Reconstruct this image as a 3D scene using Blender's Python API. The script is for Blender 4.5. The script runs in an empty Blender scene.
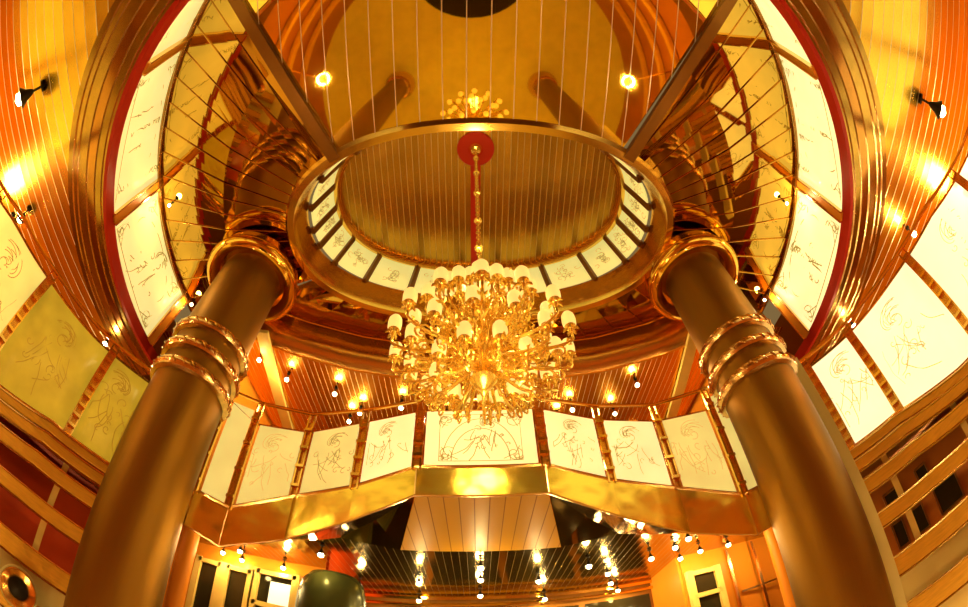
import bpy, math, random
from mathutils import Vector, Matrix
sc = bpy.context.scene
C = sc.collection
PI = math.pi
R = math.radians
V = Vector

# ------------------------------------------------------------------ camera, world, exposure
cam = bpy.data.cameras.new('camera')
camo = bpy.data.objects.new('camera', cam); C.objects.link(camo)
cam.type = 'PANO'
cam.sensor_fit = 'HORIZONTAL'
cam.sensor_width = 36.0
cam.clip_start = 0.02
LENS = 445.0 * 36.0 / 968.0
try:
    cam.cycles.panorama_type = 'FISHEYE_EQUISOLID'
    cam.cycles.fisheye_lens = LENS
    cam.cycles.fisheye_fov = R(200)
except Exception:
    cam.panorama_type = 'FISHEYE_EQUISOLID'
    cam.fisheye_lens = LENS
    cam.fisheye_fov = R(200)
EL, ROLL, YAW = R(52), R(-2.5), R(-2.6)
camo.matrix_world = (Matrix.Rotation(YAW, 4, 'Z') @ Matrix.Rotation(PI / 2 + EL, 4, 'X') @ Matrix.Rotation(ROLL, 4, 'Z'))
sc.camera = camo

w = bpy.data.worlds.new('world'); sc.world = w; w.use_nodes = True
w.node_tree.nodes['Background'].inputs[0].default_value = (1.0, 0.62, 0.22, 1)
w.node_tree.nodes['Background'].inputs[1].default_value = 0.15
sc.view_settings.view_transform = 'Standard'
sc.view_settings.look = 'None'
sc.view_settings.gamma = 1
sc.view_settings.exposure = 0.5
try:
    sc.cycles.sample_clamp_indirect = 4.0
    sc.cycles.max_bounces = 9
    sc.cycles.glossy_bounces = 6
    sc.cycles.diffuse_bounces = 3
    sc.cycles.caustics_reflective = False
    sc.cycles.caustics_refractive = False
    sc.cycles.use_denoising = True
except Exception:
    pass

def lamp(name, loc, power, color=(1, .74, .30), size=.08, parent=None, kind='POINT'):
    l = bpy.data.lights.new(name, kind); l.energy = power; l.color = color
    if kind == 'POINT': l.shadow_soft_size = size
    else: l.size = size
    o = bpy.data.objects.new(name, l); C.objects.link(o); o.location = loc
    if parent: o.parent = parent
    return o

# ------------------------------------------------------------------ materials
def nodes(m):
    m.use_nodes = True
    nt = m.node_tree
    return nt, nt.nodes['Principled BSDF']

def mat(name, base, metallic=0.0, rough=0.5, emit=None, estr=0.0, noise=0.0, nscale=4.0, bump=0.0, bscale=6.0, nstretch=(1, 1, 1), coat=0.0):
    m = bpy.data.materials.new(name)
    nt, b = nodes(m)
    b.inputs['Base Color'].default_value = (*base, 1)
    b.inputs['Metallic'].default_value = metallic
    b.inputs['Roughness'].default_value = rough
    if metallic < .5: b.inputs['Specular IOR Level'].default_value = .12
    if coat: b.inputs['Coat Weight'].default_value = coat
    if emit:
        b.inputs['Emission Color'].default_value = (*emit, 1)
        b.inputs['Emission Strength'].default_value = estr
    if noise or bump:
        tc = nt.nodes.new('ShaderNodeTexCoord'); mp = nt.nodes.new('ShaderNodeMapping')
        mp.inputs['Scale'].default_value = nstretch
        nt.links.new(tc.outputs['Object'], mp.inputs[0])
    if noise:
        n = nt.nodes.new('ShaderNodeTexNoise'); n.inputs['Scale'].default_value = nscale; n.inputs['Detail'].default_value = 5
        nt.links.new(mp.outputs[0], n.inputs['Vector'])
        mx = nt.nodes.new('ShaderNodeMix'); mx.data_type = 'RGBA'
        mx.inputs[6].default_value = (*[c * (1 - noise) for c in base], 1)
        mx.inputs[7].default_value = (*[min(1, c * (1 + noise)) for c in base], 1)
        nt.links.new(n.outputs['Fac'], mx.inputs[0]); nt.links.new(mx.outputs[2], b.inputs['Base Color'])
    if bump:
        n2 = nt.nodes.new('ShaderNodeTexNoise'); n2.inputs['Scale'].default_value = bscale; n2.inputs['Detail'].default_value = 1.5
        nt.links.new(mp.outputs[0], n2.inputs['Vector'])
        bp = nt.nodes.new('ShaderNodeBump'); bp.inputs['Strength'].default_value = 1.0; bp.inputs['Distance'].default_value = bump
        nt.links.new(n2.outputs['Fac'], bp.inputs['Height']); nt.links.new(bp.outputs[0], b.inputs['Normal'])
    return m

def slat_mat(name, base, line, pitch, rough=0.12, metallic=1.0, lw=0.045, vary=0.25, off=0.0, wob=0.0, tilt=0.0, bead=.006):
    """Metal or wood strips running along Y, split by thin brass beads."""
    m = bpy.data.materials.new(name)
    nt, b = nodes(m); N = nt.nodes; L = nt.links
    tc = N.new('ShaderNodeTexCoord'); sp = N.new('ShaderNodeSeparateXYZ'); L.new(tc.outputs['Object'], sp.inputs[0])
    def math_(op, a, bb=None):
        n = N.new('ShaderNodeMath'); n.operation = op
        for i, x in enumerate((a, bb)):
            if x is None: continue
            if isinstance(x, (int, float)): n.inputs[i].default_value = x
            else: L.new(x, n.inputs[i])
        return n.outputs[0]
    t = math_('DIVIDE', math_('ADD', sp.outputs['X'], off + 100 * pitch), pitch)
    fr = math_('FRACT', t); fl = math_('FLOOR', t)
    wn = N.new('ShaderNodeTexWhiteNoise'); wn.noise_dimensions = '1D'; L.new(fl, wn.inputs['W'])
    islin = math_('LESS_THAN', fr, lw)
    v = math_('ADD', math_('MULTIPLY', wn.outputs['Value'], vary), 1 - vary / 2)
    mc = N.new('ShaderNodeVectorMath'); mc.operation = 'SCALE'; mc.inputs[0].default_value = base; L.new(v, mc.inputs['Scale'])
    mx = N.new('ShaderNodeMix'); mx.data_type = 'RGBA'
    L.new(islin, mx.inputs[0]); L.new(mc.outputs[0], mx.inputs[6]); mx.inputs[7].default_value = (*line, 1)
    L.new(mx.outputs[2], b.inputs['Base Color'])
    L.new(math_('MULTIPLY', math_('SUBTRACT', 1.0, math_('MULTIPLY', islin, .6)), metallic), b.inputs['Metallic'])
    r = math_('ADD', math_('MULTIPLY', islin, .25), rough); L.new(r, b.inputs['Roughness'])
    # bead height, a little dishing of each strip, and slow waviness
    if metallic < .5: b.inputs['Specular IOR Level'].default_value = .1
    h = math_('MULTIPLY', islin, bead)
    if tilt:
        c = math_('SUBTRACT', fr, .5)
        h = math_('ADD', h, math_('MULTIPLY', math_('MULTIPLY', c, c), tilt * pitch))
        h = math_('ADD', h, math_('MULTIPLY', math_('MULTIPLY', c, math_('SUBTRACT', wn.outputs['Value'], .5)), tilt * pitch))
    if wob:
        n2 = N.new('ShaderNodeTexNoise'); n2.inputs['Scale'].default_value = 2.2; n2.inputs['Detail'].default_value = 1
        L.new(tc.outputs['Object'], n2.inputs['Vector'])
        h = math_('ADD', h, math_('MULTIPLY', n2.outputs['Fac'], wob))
    bp = N.new('ShaderNodeBump'); bp.inputs['Strength'].default_value = 1; bp.inputs['Distance'].default_value = 1
    L.new(h, bp.inputs['Height']); L.new(bp.outputs[0], b.inputs['Normal'])
    return m

def glass_mat(name, base, emit, estr, mott=0.18):
    m = bpy.data.materials.new(name)
    nt, b = nodes(m); N = nt.nodes; L = nt.links
    b.inputs['Base Color'].default_value = (*base, 1); b.inputs['Roughness'].default_value = .35; b.inputs['Specular IOR Level'].default_value = .2
    tc = N.new('ShaderNodeTexCoord'); n = N.new('ShaderNodeTexNoise'); n.inputs['Scale'].default_value = 3.5; n.inputs['Detail'].default_value = 6
    L.new(tc.outputs['Object'], n.inputs['Vector'])
    mx = N.new('ShaderNodeMix'); mx.data_type = 'RGBA'; L.new(n.outputs['Fac'], mx.inputs[0])
    mx.inputs[6].default_value = (*[c * (1 - mott) for c in emit], 1)
    mx.inputs[7].default_value = (*[c * (1 + mott) for c in emit], 1)
    L.new(mx.outputs[2], b.inputs['Emission Color'])
    b.inputs['Emission Strength'].default_value = estr
    return m

M = {}
M['brass'] = mat('brass', (.92, .60, .15), 1, .14)
M['brass_line'] = mat('brass_line', (.95, .66, .28), 1, .2)
M['dark_brass'] = mat('dark_brass', (.42, .22, .05), 1, .2)
M['rose_brass'] = mat('rose_brass', (.72, .40, .10), 1, .16, bump=.004, bscale=9)
M['mirror'] = mat('bronze_mirror', (.64, .40, .075), 1, .035)
M['fascia'] = mat('gold_fascia', (1.0, .78, .12), 1, .22, bump=.02, bscale=3)
M['red_mirror'] = mat('copper_mirror', (.80, .40, .08), 1, .25, bump=.008, bscale=4)
M['dark_mirror'] = mat('dark_mirror', (.42, .25, .06), 1, .06)
M['copper'] = mat('brushed_copper', (.26, .125, .012), .92, .47, noise=.3, nscale=3, bump=.001, bscale=60, nstretch=(1, 1, .15))
M['cap_gold'] = mat('polished_gold', (.96, .56, .08), 1, .13)
M['collar'] = mat('antique_brass', (.74, .48, .19), 1, .2, noise=.3, nscale=30)
M['gold_arm'] = mat('gilded_metal', (1.0, .70, .14), .85, .25)
M['ring_a'] = mat('ring_bronze', (.50, .30, .055), 1, .2, noise=.25, nscale=7)
M['ring_b'] = mat('ring_rose', (.56, .26, .05), 1, .14, noise=.25, nscale=5)
M['red'] = mat('red_lacquer', (.50, .025, .008), 0, .3)
M['red_wall'] = mat('red_wall', (.50, .055, .006), 0, .55, noise=.12, nscale=1.5)
M['orange'] = mat('orange_wood', (.72, .22, .015), 0, .35, noise=.12, nscale=2, nstretch=(1, 1, .2))
M['wood'] = mat('honey_wood', (.78, .39, .035), .35, .3, noise=.25, nscale=6, nstretch=(1, 1, 8), coat=.3)
M['pale_wood'] = mat('pale_wood', (.78, .50, .12), 0, .35, noise=.12, nscale=8)
M['brown'] = mat('brown_frame', (.24, .09, .012), .4, .3, noise=.15, nscale=5)
M['cream'] = mat('cream_paint', (.95, .72, .24), 0, .5)
M['black'] = mat('black_metal', (.02, .015, .008), .3, .35)
M['darkpane'] = mat('dark_pane', (.03, .022, .008), .2, .08)
M['floor'] = mat('yellow_marble', (.90, .70, .12), 0, .35, noise=.18, nscale=2.5)
M['lowwall'] = mat('lower_wall', (.45, .13, .015), .2, .35, noise=.35, nscale=1.3, nstretch=(1, 1, .4))
M['deck'] = mat('dark_carpet', (.06, .035, .008), 0, .9)
M['carpet'] = mat('orange_carpet', (.50, .20, .03), 0, .8, noise=.3, nscale=3)
M['etch'] = mat('etched_line', (.40, .28, .07), 0, .5, emit=(.34, .24, .05), estr=.5)
M['etch_soft'] = mat('soft_etched_line', (.5, .34, .10), 0, .5, emit=(.55, .40, .10), estr=.6)
M['etch_amber'] = mat('amber_etched_line', (.42, .20, .03), 0, .5, emit=(.36, .17, .01), estr=.45)  # glow put into the lines so they do not look dark
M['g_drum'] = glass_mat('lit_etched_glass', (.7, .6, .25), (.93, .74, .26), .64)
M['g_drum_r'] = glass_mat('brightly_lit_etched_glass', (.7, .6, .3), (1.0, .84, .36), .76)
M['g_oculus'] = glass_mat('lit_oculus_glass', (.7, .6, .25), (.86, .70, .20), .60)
M['g_land'] = glass_mat('frosted_glow_landing_glass', (.8, .7, .35), (1.0, .80, .33), .62, mott=.3)  # light from behind the frosted glass painted in as emission
M['g_land_side'] = glass_mat('frosted_glow_landing_side_glass', (.7, .6, .25), (.88, .66, .18), .50, mott=.35)  # deeper tinted panes, weaker backlight painted in as emission
M['g_left'] = glass_mat('amber_glow_gallery_glass', (.35, .18, .015), (.70, .40, .02), .46, mott=.45)  # weak backlight on the left side painted in as dim emission
M['g_left_hi'] = glass_mat('pale_glow_gallery_glass', (.7, .55, .15), (.95, .68, .14), .62, mott=.3)  # brighter left panes, backlight painted in as emission
M['g_right'] = glass_mat('bright_glow_gallery_glass', (.9, .85, .6), (1.0, .88, .48), .80, mott=.1)  # stronger backlight on the right side painted in as emission
M['slat_side'] = slat_mat('gallery_slats', (.96, .58, .06), (1, .80, .42), .20, rough=.24, wob=.006, tilt=.025, lw=.06)
M['slat_far'] = slat_mat('far_slats', (.90, .42, .06), (1, .62, .2), .075, rough=.2, wob=.006, tilt=.03, lw=.05)
M['slat_mirror'] = slat_mat('mirror_slats', (.95, .64, .09), (.85, .55, .28), .235, rough=.03, lw=.05, vary=.06, off=.05)
M['slat_dome'] = slat_mat('dome_slats', (.47, .255, .035), (.72, .44, .13), .085, rough=.27, lw=.10, vary=.25, wob=.012, tilt=.03)
M['slat_dark'] = slat_mat('dark_slats', (.46, .31, .06), (.25, .15, .03), .09, bead=0, lw=.03, rough=.12, vary=.3, wob=.008, tilt=.03)
M['slat_soffit'] = slat_mat('soffit_slats', (.50, .24, .012), (.2, .08, .01), .13, rough=.35, lw=.06, vary=.1, metallic=0)
M['bulb'] = mat('glowing_bulb', (1, .9, .6), 0, .5, emit=(1, .84, .45), estr=30)
M['shade'] = mat('candle_shade', (.9, .75, .35), 0, .5, emit=(1.0, .68, .17), estr=.60)

# ------------------------------------------------------------------ mesh helpers
class MB:
    def __init__(s): s.v = []; s.f = []; s.m = []
    def add(s, vs, fs, mi=0):
        n = len(s.v); s.v += [tuple(v) for v in vs]
        s.f += [tuple(n + i for i in f) for f in fs]; s.m += [mi] * len(fs)
        return s
    def quad(s, a, b, c, d, mi=0): return s.add([a, b, c, d], [(0, 1, 2, 3)], mi)
    def box(s, c, size, rot=None, mi=0):
        hx, hy, hz = size[0] / 2, size[1] / 2, size[2] / 2
        vs = [V((x, y, z)) for x in (-hx, hx) for y in (-hy, hy) for z in (-hz, hz)]
        if rot is not None: vs = [rot @ v for v in vs]
        c = V(c)
        return s.add([v + c for v in vs], [(0, 1, 3, 2), (4, 6, 7, 5), (0, 4, 5, 1), (2, 3, 7, 6), (0, 2, 6, 4), (1, 5, 7, 3)], mi)
    def bar(s, p, q, wdt, thk, up=V((0, 0, 1)), mi=0):
        p, q = V(p), V(q); d = (q - p); L = d.length; d.normalize()
        a = d.cross(V(up))
        if a.length < 1e-4: a = d.cross(V((0, 1, 0)))
        a.normalize(); b = a.cross(d).normalized()
        rot = Matrix((a, b, d)).transposed()
        return s.box((p + q) / 2, (wdt, thk, L), rot, mi)
    def tube(s, path, r, n=8, closed=False, cap=True, mi=0):
        path = [V(p) for p in path]; k = len(path)
        rs = r if isinstance(r, (list, tuple)) else [r] * k
        T = []
        for i in range(k):
            if closed: t = path[(i + 1) % k] - path[(i - 1) % k]
            else: t = path[min(i + 1, k - 1)] - path[max(i - 1, 0)]
            T.append(t.normalized() if t.length > 1e-9 else V((0, 0, 1)))
        nrm = T[0].cross(V((0, 0, 1)))
        if nrm.length < 1e-3: nrm = T[0].cross(V((0, 1, 0)))
        nrm.normalize(); vs = []
        for i in range(k):
            nrm = (nrm - T[i] * nrm.dot(T[i])).normalized(); bn = T[i].cross(nrm)
            for j in range(n):
                a = 2 * PI * j / n
                vs.append(path[i] + (nrm * math.cos(a) + bn * math.sin(a)) * rs[i])
        fs = []
        for i in range(k if closed else k - 1):
            for j in range(n):
                i2 = (i + 1) % k
                fs.append((i * n + j, i * n + (j + 1) % n, i2 * n + (j + 1) % n, i2 * n + j))
        if cap and not closed:
            fs.append(tuple(range(n - 1, -1, -1))); fs.append(tuple((k - 1) * n + j for j in range(n)))
        return s.add(vs, fs, mi)
    def lathe(s, prof, c=(0, 0, 0), n=32, mi=0, axis=None):
        c = V(c); vs = []
        for r, z in prof:
            for j in range(n):
                a = 2 * PI * j / n; p = V((r * math.cos(a), r * math.sin(a), z))
                if axis is not None: p = axis @ p
                vs.append(c + p)
        fs = [(i * n + j, i * n + (j + 1) % n, (i + 1) * n + (j + 1) % n, (i + 1) * n + j) for i in range(len(prof) - 1) for j in range(n)]
        return s.add(vs, fs, mi)
    def sheet(s, A, B, mi=0):
        n = len(A)
        return s.add(list(A) + list(B), [(i, i + 1, n + i + 1, n + i) for i in range(n - 1)], mi)
    def sweep(s, path, prof, inward, mi=0, mis=None):
        """path: 3D points; prof: (radial offset along inward[i], z offset), closed outline."""
        k = len(path); n = len(prof); vs = []
        for p, iw in zip(path, inward):
            for a, z in prof: vs.append(V(p) + V(iw) * a + V((0, 0, z)))
        for i in range(k - 1):
            for j in range(n):
                pass
        base = len(s.v); s.v += [tuple(v) for v in vs]
        for i in range(k - 1):
            for j in range(n):
                s.f.append((base + i * n + j, base + i * n + (j + 1) % n, base + (i + 1) * n + (j + 1) % n, base + (i + 1) * n + j))
                s.m.append(mis[j] if mis else mi)
        for e in (tuple(base + j for j in range(n)), tuple(base + (k - 1) * n + n - 1 - j for j in range(n))):
            s.f.append(e); s.m.append(0 if mis else mi)
        return s
    def build(s, name, mats, parent=None, smooth=False, solid=0):
        me = bpy.data.meshes.new(name); me.from_pydata(s.v, [], s.f); me.validate(); 
        if not isinstance(mats, (list, tuple)): mats = [mats]
        for m in mats: me.materials.append(m)
        if len(me.polygons) == len(s.m):
            me.polygons.foreach_set('material_index', s.m)
        if smooth:
            me.polygons.foreach_set('use_smooth', [True] * len(me.polygons))
            try: me.set_sharp_from_angle(angle=R(38))
            except Exception: pass
        me.update()
        o = bpy.data.objects.new(name, me); C.objects.link(o)
        if parent: o.parent = parent
        if solid:
            md = o.modifiers.new('thickness', 'SOLIDIFY'); md.thickness = solid; md.offset = 0
        return o

def tag(o, label=None, cat=None, group=None, kind=None):
    if label: o['label'] = label
    if cat: o['category'] = cat
    if group: o['group'] = group
    if kind: o['kind'] = kind
    return o
def empty(name, loc, label, cat, group=None, rz=0):
    o = bpy.data.objects.new(name, None); C.objects.link(o); o.location = loc; o.rotation_euler = (0, 0, rz)
    o.empty_display_size = .1
    return tag(o, label, cat, group, 'thing')
def struct(o, label): o['kind'] = 'structure'; o['label'] = label; o['category'] = 'building'; return o
def shift(o):
    """child built in world coordinates under an unrotated empty"""
    o.location = -V(o.parent.location); return o
def copy_tree(o, parent=None):
    c = o.copy(); C.objects.link(c)
    if parent: c.parent = parent
    for ch in o.children: copy_tree(ch, c)
    return c
def lerp(tab, x):
    if x <= tab[0][0]: return tab[0][1]
    for (a, va), (b, vb) in zip(tab, tab[1:]):
        if x <= b: return va + (vb - va) * (x - a) / (b - a)
    return tab[-1][1]
def polar(az, D, z=0): return V((math.sin(R(az)) * D, math.cos(R(az)) * D, z))

# ================================================================== geometry of the hall
Z2, Z3, Z4, ZF = 3.40, 4.42, 5.50, 3.77
CX, CY, RB = 0.12, 3.20, 4.50
def ringp(phi, r, z): return V((CX + r * math.sin(R(phi)), CY - r * math.cos(R(phi)), z))
R3T = [(0, 5.25), (20, 5.08), (37, 4.84), (45, 4.70), (55, 4.58), (67, 4.46), (78, 4.41), (91, 4.36), (100, 4.36)]
def topr(phi): return lerp(R3T, abs(phi))
FAR = [(-2.95, 3.40), (-2.3, 3.72), (-1.5, 4.0), (-.7, 4.16), (.1, 4.22), (.9, 4.18), (1.7, 4.06), (2.5, 3.80), (3.15, 3.42)]

# ---- mirrored ceiling of wedges between the glass drum and the oculus
OC, OA, OB, ON = V((.12, 2.42)), 2.24, 1.24, 2.25
def ocp(t, a=OA, b=OB, c=OC):   # t degrees, 0 = -y, positive towards +x
    s_, c_ = math.sin(R(t)), -math.cos(R(t))
    k = (abs(s_) ** ON + abs(c_) ** ON) ** (-1 / ON)
    return V((c.x + a * s_ * k, c.y + b * c_ * k))
TC = 41.0      # where the slatted trapezoid meets the oculus
def outer_path():
    pts = [ringp(-p, topr(p), Z3).xy for p in range(26, 97, 2)]
    pts += [V(p) for p in FAR]
    pts += [ringp(p, topr(p), Z3).xy for p in range(96, 25, -2)]
    return pts
def resample(pts, n):
    L = [0]
    for a, b in zip(pts, pts[1:]): L.append(L[-1] + (b - a).length)
    out = []
    for i in range(n + 1):
        x = L[-1] * i / n
        for k in range(len(L) - 1):
            if x <= L[k + 1] + 1e-9:
                f = (x - L[k]) / max(1e-9, L[k + 1] - L[k]); out.append(pts[k].lerp(pts[k + 1], f)); break
    return out
left_o = [ringp(-p, topr(p), Z3).xy for p in range(33, 97, 1)]
right_o = [V((2 * CX - p.x, p.y)) for p in left_o]
mb = MB(); jb = MB()
rnd = random.Random(4)
def wedges(outer, t0, t1, n, seed, sg=1, ridge=.19):
    rr = random.Random(seed); O = resample(outer, n)
    I = [ocp(t0 + (t1 - t0) * i / n) for i in range(n + 1)]
    zz = []
    for i in range(n):
        d = .0045 + .004 * rr.random(); d *= sg
        a, b = O[i], O[i + 1]; c, e = I[i + 1], I[i]
        # each wedge is two facets meeting in a low ridge at mid length
        m1, m2 = a.lerp(e, .52), b.lerp(c, .52)
        def rz(k): return Z3 + .01 + ridge * min(1, k / 2, (n - k) / 2 + (1 if ridge < .08 else 0))
        za, zb, z1, z2, ze, zc_ = Z3 + d, Z3 - d, Z3 - .01 + d, Z3 - .01 - d, rz(i) + d * .6, rz(i + 1) - d * .6
        mb.quad((*a, za), (*b, zb), (*m2, z2), (*m1, z1)); mb.quad((*m1, z1), (*m2, z2), (*c, zc_), (*e, ze))
        zz.append(((za, z1, ze), (zb, z2, zc_)))
    for i in range(1, n):      # mirrored risers closing the step between neighbouring wedges
        a, e = O[i], I[i]; m = a.lerp(e, .52)
        lo, hi = zz[i - 1][1], zz[i][0]
        mb.quad((*a, lo[0]), (*m, lo[1]), (*m, hi[1]), (*a, hi[0])); mb.quad((*m, lo[1]), (*e, lo[2]), (*e, hi[2]), (*m, hi[1]))
        jb.tube([(*a, min(lo[0], hi[0]) - .002), (*m, min(lo[1], hi[1]) - .002), (*e, min(lo[2], hi[2]) - .002)], .003, 4)
wedges(left_o, -TC, -118, 15, 1, -1)
wedges([V(p) for p in FAR], -118, -242, 15, 2, 1, .07)
wedges(list(reversed(right_o)), 118, TC, 15, 3, 1)
o = mb.build('ceiling', M['mirror'])
struct(o, 'bronze mirrored ceiling of radiating wedges around the oval opening')

jb.build('bead', M['rose_brass'], o)
# ---- slatted mirror field overhead
bk = [ringp(p, topr(p), Z3).xy for p in range(-33, 34, 3)]
top = [ocp(t) for t in range(-int(TC), int(TC) + 1, 4)]
mb = MB(); mb.add([(*p, Z3 - .01) for p in bk + top[::-1]], [tuple(range(len(bk) + len(top)))])
o = mb.build('ceiling', M['slat_mirror']); struct(o, 'gold mirrored ceiling field crossed by thin straight brass lines')
mb = MB()
for s in (-1, 1):
    p = ocp(s * (TC + 1)); q = ringp(s * 33.5, topr(33.5), Z3).xy
    mb.bar((*p, Z3 - .05), (*q, Z3 - .05), .13, .07)
o = mb.build('trim_1', M['brown']); struct(o, 'brown boards along both slanted sides of the slatted mirror field')

# ---- oculus: rim, lit glass, slatted top
rim = [ocp(t) for t in range(0, 361, 5)]
def inward(pts):
    out = []
    for i, p in enumerate(pts):
        a = pts[(i - 1) % len(pts)] if i else pts[-2]; b = pts[i + 1] if i < len(pts) - 1 else pts[1]
        d = (b - a).normalized(); out.append(V((-d.y, d.x, 0)))
    return out
iw = inward(rim)
prof = [(-.09, -.02), (-.05, -.07), (.03, -.07), (.05, 0), (.10, .30), (.04, .34), (-.02, .3)]
mb = MB().sweep([V((*p, Z3)) for p in rim], prof, iw, mis=[1, 1, 1, 0, 0, 0, 0])
o = mb.build('trim_2', [M['rose_brass'], M['brass']], smooth=True); struct(o, 'polished rounded rim around the oval ceiling opening')
Z3G = Z3 + .30
def ocw(t, z):
    f = (z - Z3) / (Z4 - Z3)
    p = ocp(t, OA - .08 - .20 * f, OB - .10 + .06 * f); return V((p.x, p.y, z))
oc = empty('glass_ring', (0, 0, 0), 'ring of lit etched glass panes inside the oval ceiling opening', 'glass ring')
marks = [60, 78.5, 94, 105, 119, 136, 154, 172]
marks = sorted(marks + [360 - m_ for m_ in marks] + [0, 20, 40, 320, 340])

def ribbon(mb, P, pts, wd, off):
    """flat line of width wd on the surface P(u,v); off = lift towards viewer"""
    W = [P(min(max(u, .01), .99), min(max(v, .01), .99)) for u, v in pts]
    n = (P(.5, .51) - P(.5, .49)).cross(P(.51, .5) - P(.49, .5)).normalized()
    if n.dot(V((0, 1.2, 0)) - P(.5, .5)) < 0: n = -n
    L = len(W); vs = []
    for i in range(L):
        t = (W[min(i + 1, L - 1)] - W[max(i - 1, 0)])
        if t.length < 1e-6: t = V((0, 0, 1))
        sdir = t.normalized().cross(n) * wd / 2
        vs += [W[i] + sdir + n * off, W[i] - sdir + n * off]
    mb.add(vs, [(2 * i, 2 * i + 1, 2 * i + 3, 2 * i + 2) for i in range(L - 1)])
def spiral(c, r, turns, a0, asp, n=26, sgn=1):
    return [(c[0] + r * (1 - i / n * .85) * math.cos(a0 + sgn * turns * 2 * PI * i / n) * asp, c[1] + r * (1 - i / n * .85) * math.sin(a0 + sgn * turns * 2 * PI * i / n)) for i in range(n + 1)]
def etching(P, seed, wd, kind='figure', name='etching', mt=None, parent=None, off=.012):
    rr = random.Random(seed); mb = MB()
    w_ = (P(1, .5) - P(0, .5)).length; h_ = (P(.5, 1) - P(.5, 0)).length; asp = h_ / w_
    def curve(pts): ribbon(mb, P, pts, wd, off)
    def arc(c, ru, rv, a0, a1, n=20): return [(c[0] + ru * math.cos(R(a0 + (a1 - a0) * i / n)), c[1] + rv * math.sin(R(a0 + (a1 - a0) * i / n))) for i in range(n + 1)]
    if kind == 'bouquet':
        for k in range(14):
            c = (.5 + rr.gauss(0, .13) * min(1, asp), .52 + rr.gauss(0, .17)); r = rr.uniform(.05, .13)
            curve(spiral(c, r, rr.uniform(.6, 1.3), rr.uniform(0, 6), asp, 14, rr.choice((-1, 1))))
        curve([(.5, .25), (.46, .36), (.55, .45), (.48, .6)])
    else:
        if kind == 'arch':
            x0, x1, y0, y1 = .13, .87, .07, .93
            curve([(x0, y0), (x0, y1), (x1, y1), (x1, y0), (x0, y0)])
            curve(arc((.5, .08), .34, .76, 0, 180, 40)); curve(arc((.5, .08), .26, .58, 0, 180, 36))
            cs = [(x0, y1, 1, -1), (x1, y1, -1, -1), (x0, y0, 1, 1), (x1, y0, -1, 1)]
        else:
            x0, x1, y0, y1 = .07, .93, .05, .95
            if kind == 'figure_framed':
                curve([(x0, y0), (x0, y1), (x1, y1), (x1, y0), (x0, y0)])
                curve(arc((.5, .55), .36, .34, -30, 210, 36))
            cs = [(x0, y1, 1, -1), (x1, y1, -1, -1), (x0, y0, 1, 1), (x1, y0, -1, 1)] if kind == 'figure_framed' else []
        for (x, y, sx, sy) in cs:
            for k in range(4):
                r = .05 + .03 * k
                curve(spiral((x + sx * r * asp * .8, y + sy * r * .9), r, .9, rr.uniform(0, 6), asp if kind != 'arch' else asp, 16, rr.choice((-1, 1))))
            curve([(x + sx * .02, y + sy * .25), (x + sx * .10 * asp, y + sy * .12), (x + sx * .28 * asp, y + sy * .03)])
        # robed figure with wavy hair, head turned in profile, folds trailing below
        hx, hy = .5 + rr.uniform(-.05, .12), .72
        ru = .055 * asp; rv = .055
        curve(arc((hx, hy), ru, rv, 250, 470, 14))
        for k in range(9):
            f = 1.15 + .24 * k; a0_ = rr.uniform(20, 60)
            curve([(hx + (ru * f + .012 * math.sin(4 * t + k)) * math.cos(t), hy + rv * f * math.sin(t) + .012 * math.sin(6 * t + k)) for t in [R(a0_ + rr.uniform(100, 190) * i / 15) for i in range(16)]] if False else
                  spiral((hx - .03 * asp * (k % 3), hy + .01 * (k % 4)), .05 + .022 * k, .45, R(a0_), asp, 14))
        x0_, y0_ = hx, hy - .07
        for k in range(11):
            x, y = x0_ + rr.gauss(-.04, .13) * asp, y0_ - abs(rr.gauss(0, .13)); dr = rr.uniform(-2.3, -.9); ps = [(x, y)]; cv = rr.uniform(-.12, .12)
            for i in range(rr.randint(7, 14)):
                dr += cv + .1 * math.sin(i * .9 + k); x += .03 * math.cos(dr) * asp; y += .03 * math.sin(dr); ps.append((min(max(x, .08), .92), min(max(y, .06), .94)))
            curve(ps)
        for k in range(9):
            c = (hx + rr.uniform(-.28, .28) * asp, hy - rr.uniform(.05, .5))
            curve(spiral(c, rr.uniform(.025, .07), rr.uniform(.5, 1.0), rr.uniform(0, 6), asp, 12, rr.choice((-1, 1))))
    return mb.build(name, mt or M['etch'], parent)

def pane(P, mt, parent, name='glass_panel', nu=1):
    mb = MB(); A = [P(i / nu, 0) for i in range(nu + 1)]; B = [P(i / nu, 1) for i in range(nu + 1)]
    mb.sheet(A, B); o_ = mb.build(name, mt, parent, smooth=nu > 1, solid=.02); return o_

for i, (a, b) in enumerate(zip(marks, marks[1:] + [marks[0] + 360])):
    def P(u, v, a=a, b=b):
        g = 1.2; t = a + g + (b - a - 2 * g) * u
        return ocw(t, Z3G + .03 + (Z4 - .14 - Z3G - .03) * v)
    g_ = pane(P, M['g_oculus'], oc, nu=5)
    if 45 < a < 315 and b - a > 10: etching(P, 30 + i, .008, 'bouquet', parent=g_, mt=M['etch'])
    mb = MB(); mb.bar(ocw(a, Z3G - .02), ocw(a, Z4 - .05), .085, .05, up=(ocw(a, 0) - V((OC.x, OC.y, 0))))
    mb.build('mullion', M['brown'], oc)
prof = [(-.05, -.16), (.03, -.16), (.06, -.1), (.06, 0), (-.05, 0)]
tp = [ocw(t, Z4 + .02) for t in range(0, 361, 5)]
MB().sweep(tp, prof, inward([p.xy for p in tp]), mi=0).build('top_rail', M['brass'], oc, smooth=True)
mb = MB(); q = [ocw(t, Z4) + (ocw(t, Z4) - V((OC.x, OC.y, Z4))) * .05 for t in range(0, 360, 5)]
mb.add(q, [tuple(range(len(q)))])
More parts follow.
